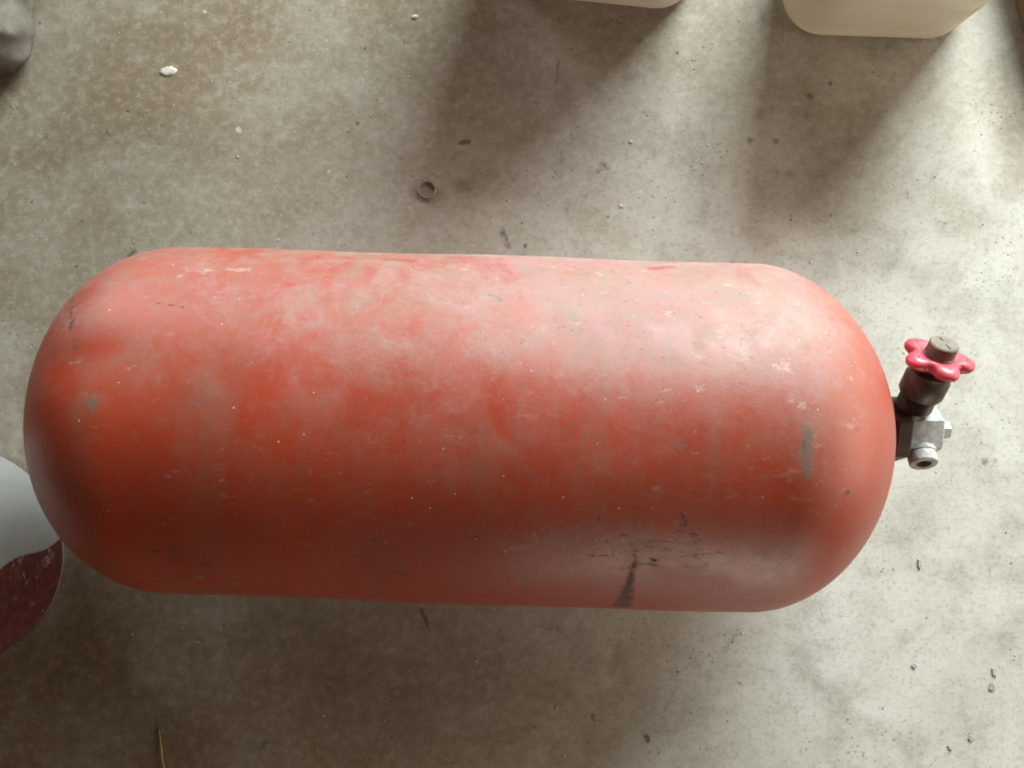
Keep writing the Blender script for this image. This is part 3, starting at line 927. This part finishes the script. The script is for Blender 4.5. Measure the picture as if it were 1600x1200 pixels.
# ------------------------------------------------------------------ plastic bag in the top left corner
bm = bmesh.new()
NA = 220
prof = [(.30, .002), (.80, .001), (.94, .004), (.99, .016), (1.0, .035), (1.0, .06), (.985, .09), (.95, .12), (.88, .15), (.76, .178), (.58, .20),
        (.40, .215), (.26, .228), (.15, .242), (.10, .256), (.115, .270), (.19, .290), (.27, .312), (.30, .330)]
fine_prof = []
for (a, b) in zip(prof, prof[1:]):
    for q in range(4):
        t = q / 4
        fine_prof.append((a[0] + (b[0] - a[0]) * t, a[1] + (b[1] - a[1]) * t))
fine_prof.append(prof[-1])
rings = []
for fr, hh in fine_prof:
    ring = []
    g = min(1.0, hh / .24)
    for k in range(NA):
        a = 2 * PI * k / NA
        ca, sa = math.cos(a), math.sin(a)
        sq = (abs(ca) ** 4.5 + abs(sa) ** 4.5) ** (-1 / 4.5)
        sq = 1 + (sq - 1) * (1 - g)                        # square at the floor, round at the tied neck
        d = Vector((ca * 2.2, sa * 2.2, hh * 7))
        pleat = noise.noise(Vector((ca * 5.5, sa * 5.5, hh * 2.0 + 4)))
        pl2 = noise.noise(Vector((ca * 13, sa * 13, hh * 5 + 1)))
        cr = abs(noise.noise(d * 2.3 + Vector((5, 2, 1))))
        m_ = 1 + (.04 + .26 * g * g) * pleat + (.015 + .12 * g * g) * pl2 - .10 * cr * (1 - .5 * g)
        r_ = .188 * fr * sq * m_
        zz = hh * (1 + .10 * noise.noise(Vector((ca * 1.5, sa * 1.5, 7)))) + .008 * pl2 * g
        ring.append(bm.verts.new((r_ * ca, r_ * sa, max(zz, .0005))))
    rings.append(ring)
for a, b in zip(rings, rings[1:]):
    for k in range(NA):
        bm.faces.new((a[k], a[(k + 1) % NA], b[(k + 1) % NA], b[k]))
bm.faces.new(rings[0][::-1])
bag = obj('plastic_bag', bm, M['film'])
bag.location = (-0.822, 0.592, 0.0005)
bag.rotation_euler = (0, 0, -0.04)
tag(bag, 'crumpled grey plastic bag standing in the far left corner', 'plastic bag')

# ------------------------------------------------------------------ wooden plank in the top right corner
bm = bmesh.new()
bmesh.ops.create_cube(bm, size=1)
for v in bm.verts:
    v.co = Vector((v.co.x * 0.11, v.co.y * 0.62, (v.co.z + .5) * 0.042))
bmesh.ops.bevel(bm, geom=bm.edges[:], offset=0.0025, segments=2, affect='EDGES')
pk = obj('wooden_plank', bm, M['wood'], None, True, 30)
pk.location = (0.684, 0.714, 0.001)
pk.rotation_euler = (0, 0, 0.27)
tag(pk, 'dark brown wooden plank lying beside the yellowed jerrycan', 'plank')

# ------------------------------------------------------------------ steel ring
x, y = world_at(663, 297)
bm = bmesh.new()
ro, ri, hh = 0.0124, 0.0104, 0.0045
prof = [(ri, .0004), (ro - .0004, 0), (ro, .0005), (ro, hh - .0005), (ro - .0005, hh), (ri + .0004, hh), (ri, hh - .0004), (ri, .0004)]
add_lathe(bm, prof, seg=56, cap=False)
rg = obj('steel_ring', bm, M['ring'], None, True, 40)
rg.location = (x, y, 0.0005)
tag(rg, 'small dull steel ring lying on the floor behind the cylinder', 'ring')

# ------------------------------------------------------------------ small litter on the floor
rng = random.Random(3)


def slab(bm, pts, z0, z1):
    lo = [bm.verts.new((p[0], p[1], z0)) for p in pts]
    hi = [bm.verts.new((p[0] * .93, p[1] * .93, z1 * (1 + .3 * rng.uniform(-1, 1)))) for p in pts]
    n = len(pts)
    bm.faces.new(lo[::-1]); bm.faces.new(hi)
    for k in range(n):
        bm.faces.new((lo[k], lo[(k + 1) % n], hi[(k + 1) % n], hi[k]))


flakes = [
    ((1422, 1040), [(-4, 1), (0, 5), (5, 1), (1, -5)], 'squarish grey flake lying alone on the bright floor below the valve'),
    ((1546, 1050), [(-3, 7), (0, 8), (4, -7), (-2, -3)], 'long thin grey sliver lying just above another flake at the right'),
    ((1543, 1072), [(-5, -3), (-1, 6), (3, 3), (5, -5), (1, -7)], 'pointed grey flake lying just below a thin sliver at the right'),
    ((1510, 1152), [(-4, 0), (-1, 5), (4, 3), (4, -4), (-1, -5)], 'five sided grey flake lying lowest at the right of the floor'),
    ((1477, 1167), [(-3, 4), (1, 2), (4, -4), (-1, -2)], 'tiny grey flake lying left of the lowest five sided flake'),
    ((1431, 881), [(-3, 8), (1, 7), (3, -3), (0, -9), (-3, -2)], 'narrow upright grey flake lying on the floor right of the cylinder shoulder')]
k = CAM_H / FPX
for (p, shp, lab) in flakes:
    bm = bmesh.new()
    slab(bm, [(a * k, b * k) for a, b in shp][::-1], 0, 0.0012)
    o = obj('flake', bm, M['flake'], None, False)
    wx, wy = world_at(*p)
    o.location = (wx, wy, 0.0004)
    tag(o, lab, 'flake', 'grey flakes lying on the bright floor')

# dried paint blob
bm = bmesh.new()
NB = 40
ctr = bm.verts.new((0, 0, .0016))
prev = None
for fr, zz in ((.55, .0017), (.85, .0012), (1.0, 0.0)):
    ring = []
    for i in range(NB):
        a = 2 * PI * i / NB
        w_ = 1 + .14 * noise.noise(Vector((math.cos(a) * 1.6, math.sin(a) * 1.6, 4.2))) + .10 * noise.noise(Vector((math.cos(a) * 4, math.sin(a) * 4, 1.2)))
        ring.append(bm.verts.new((13.5 * k * fr * w_ * math.cos(a), 7.6 * k * fr * w_ * math.sin(a), zz)))
    for i in range(NB):
        if prev is None:
            bm.faces.new((ctr, ring[i], ring[(i + 1) % NB]))
        else:
            bm.faces.new((prev[i], ring[i], ring[(i + 1) % NB], prev[(i + 1) % NB]))
    prev = ring
o = obj('paint_blob', bm, M['splat'])
wx, wy = world_at(257, 111)
o.location = (wx, wy, .0003); o.rotation_euler = (0, 0, .15)
tag(o, 'oval blob of dried white paint on the floor near the plastic bag', 'paint blob')

# straw
bm = bmesh.new()
pts = [world_at(*p) for p in ((244, 1140), (247, 1162), (250, 1186), (256, 1212))]
add_tube(bm, [(a, b, .0016 + .001 * i) for i, (a, b) in enumerate(pts)], [.0011, .0012, .0012, .0010], 8)
tag(obj('straw', bm, M['straw']), 'single dry straw lying on the dark floor near the bucket', 'straw')


def pebble(bm, x, y, z, r, rr):
    v0 = len(bm.verts)
    res = bmesh.ops.create_icosphere(bm, subdivisions=1, radius=r)
    sx, sy, sz = rr.uniform(.7, 1.4), rr.uniform(.7, 1.3), rr.uniform(.4, .8)
    a = rr.uniform(0, PI)
    ca, sa = math.cos(a), math.sin(a)
    for v in res['verts']:
        q = v.co * rr.uniform(.75, 1.15)
        qx_, qy_, qz_ = q.x * sx, q.y * sy, q.z * sz
        v.co = Vector((x + ca * qx_ - sa * qy_, y + sa * qx_ + ca * qy_, z + qz_ + r * .3))


chips = [((644, 26), .0042, 'broad pale crumb lying at the far edge of the floor'),
         ((981, 222), .0033, 'cream chip lying alone below the milky jerrycan'),
         ((966, 322), .0036, 'pale chip lying below the cream chip and close to the cylinder')]
for p, r, lab in chips:
    bm = bmesh.new()
    wx, wy = world_at(*p)
    pebble(bm, 0, 0, 0.0008, r, rng)
    o = obj('chip', bm, M['crumb'], None, False)
    o.location = (wx, wy, 0)
    o.scale = (1, .8, .45)
    tag(o, lab, 'chip', 'pale chips on the floor')

bm = bmesh.new()
for _ in range(170):
    x, y = rng.uniform(-.69, .69), rng.uniform(-.52, .52)
    pebble(bm, x, y, 0, rng.choice([.0006, .0008, .001, .0015]), rng)
o = obj('floor_crumbs', bm, M['crumb'], None, False)
o['kind'] = 'stuff'; o['label'] = 'pale crumbs scattered over the concrete floor'
bm = bmesh.new()
for _ in range(170):
    x, y = rng.uniform(-.69, .69), rng.uniform(-.52, .52)
    pebble(bm, x, y, 0, rng.choice([.0005, .0006, .0008, .0012]), rng)
o = obj('floor_grit', bm, M['grit'], None, False)
o['kind'] = 'stuff'; o['label'] = 'dark grit scattered over the concrete floor'
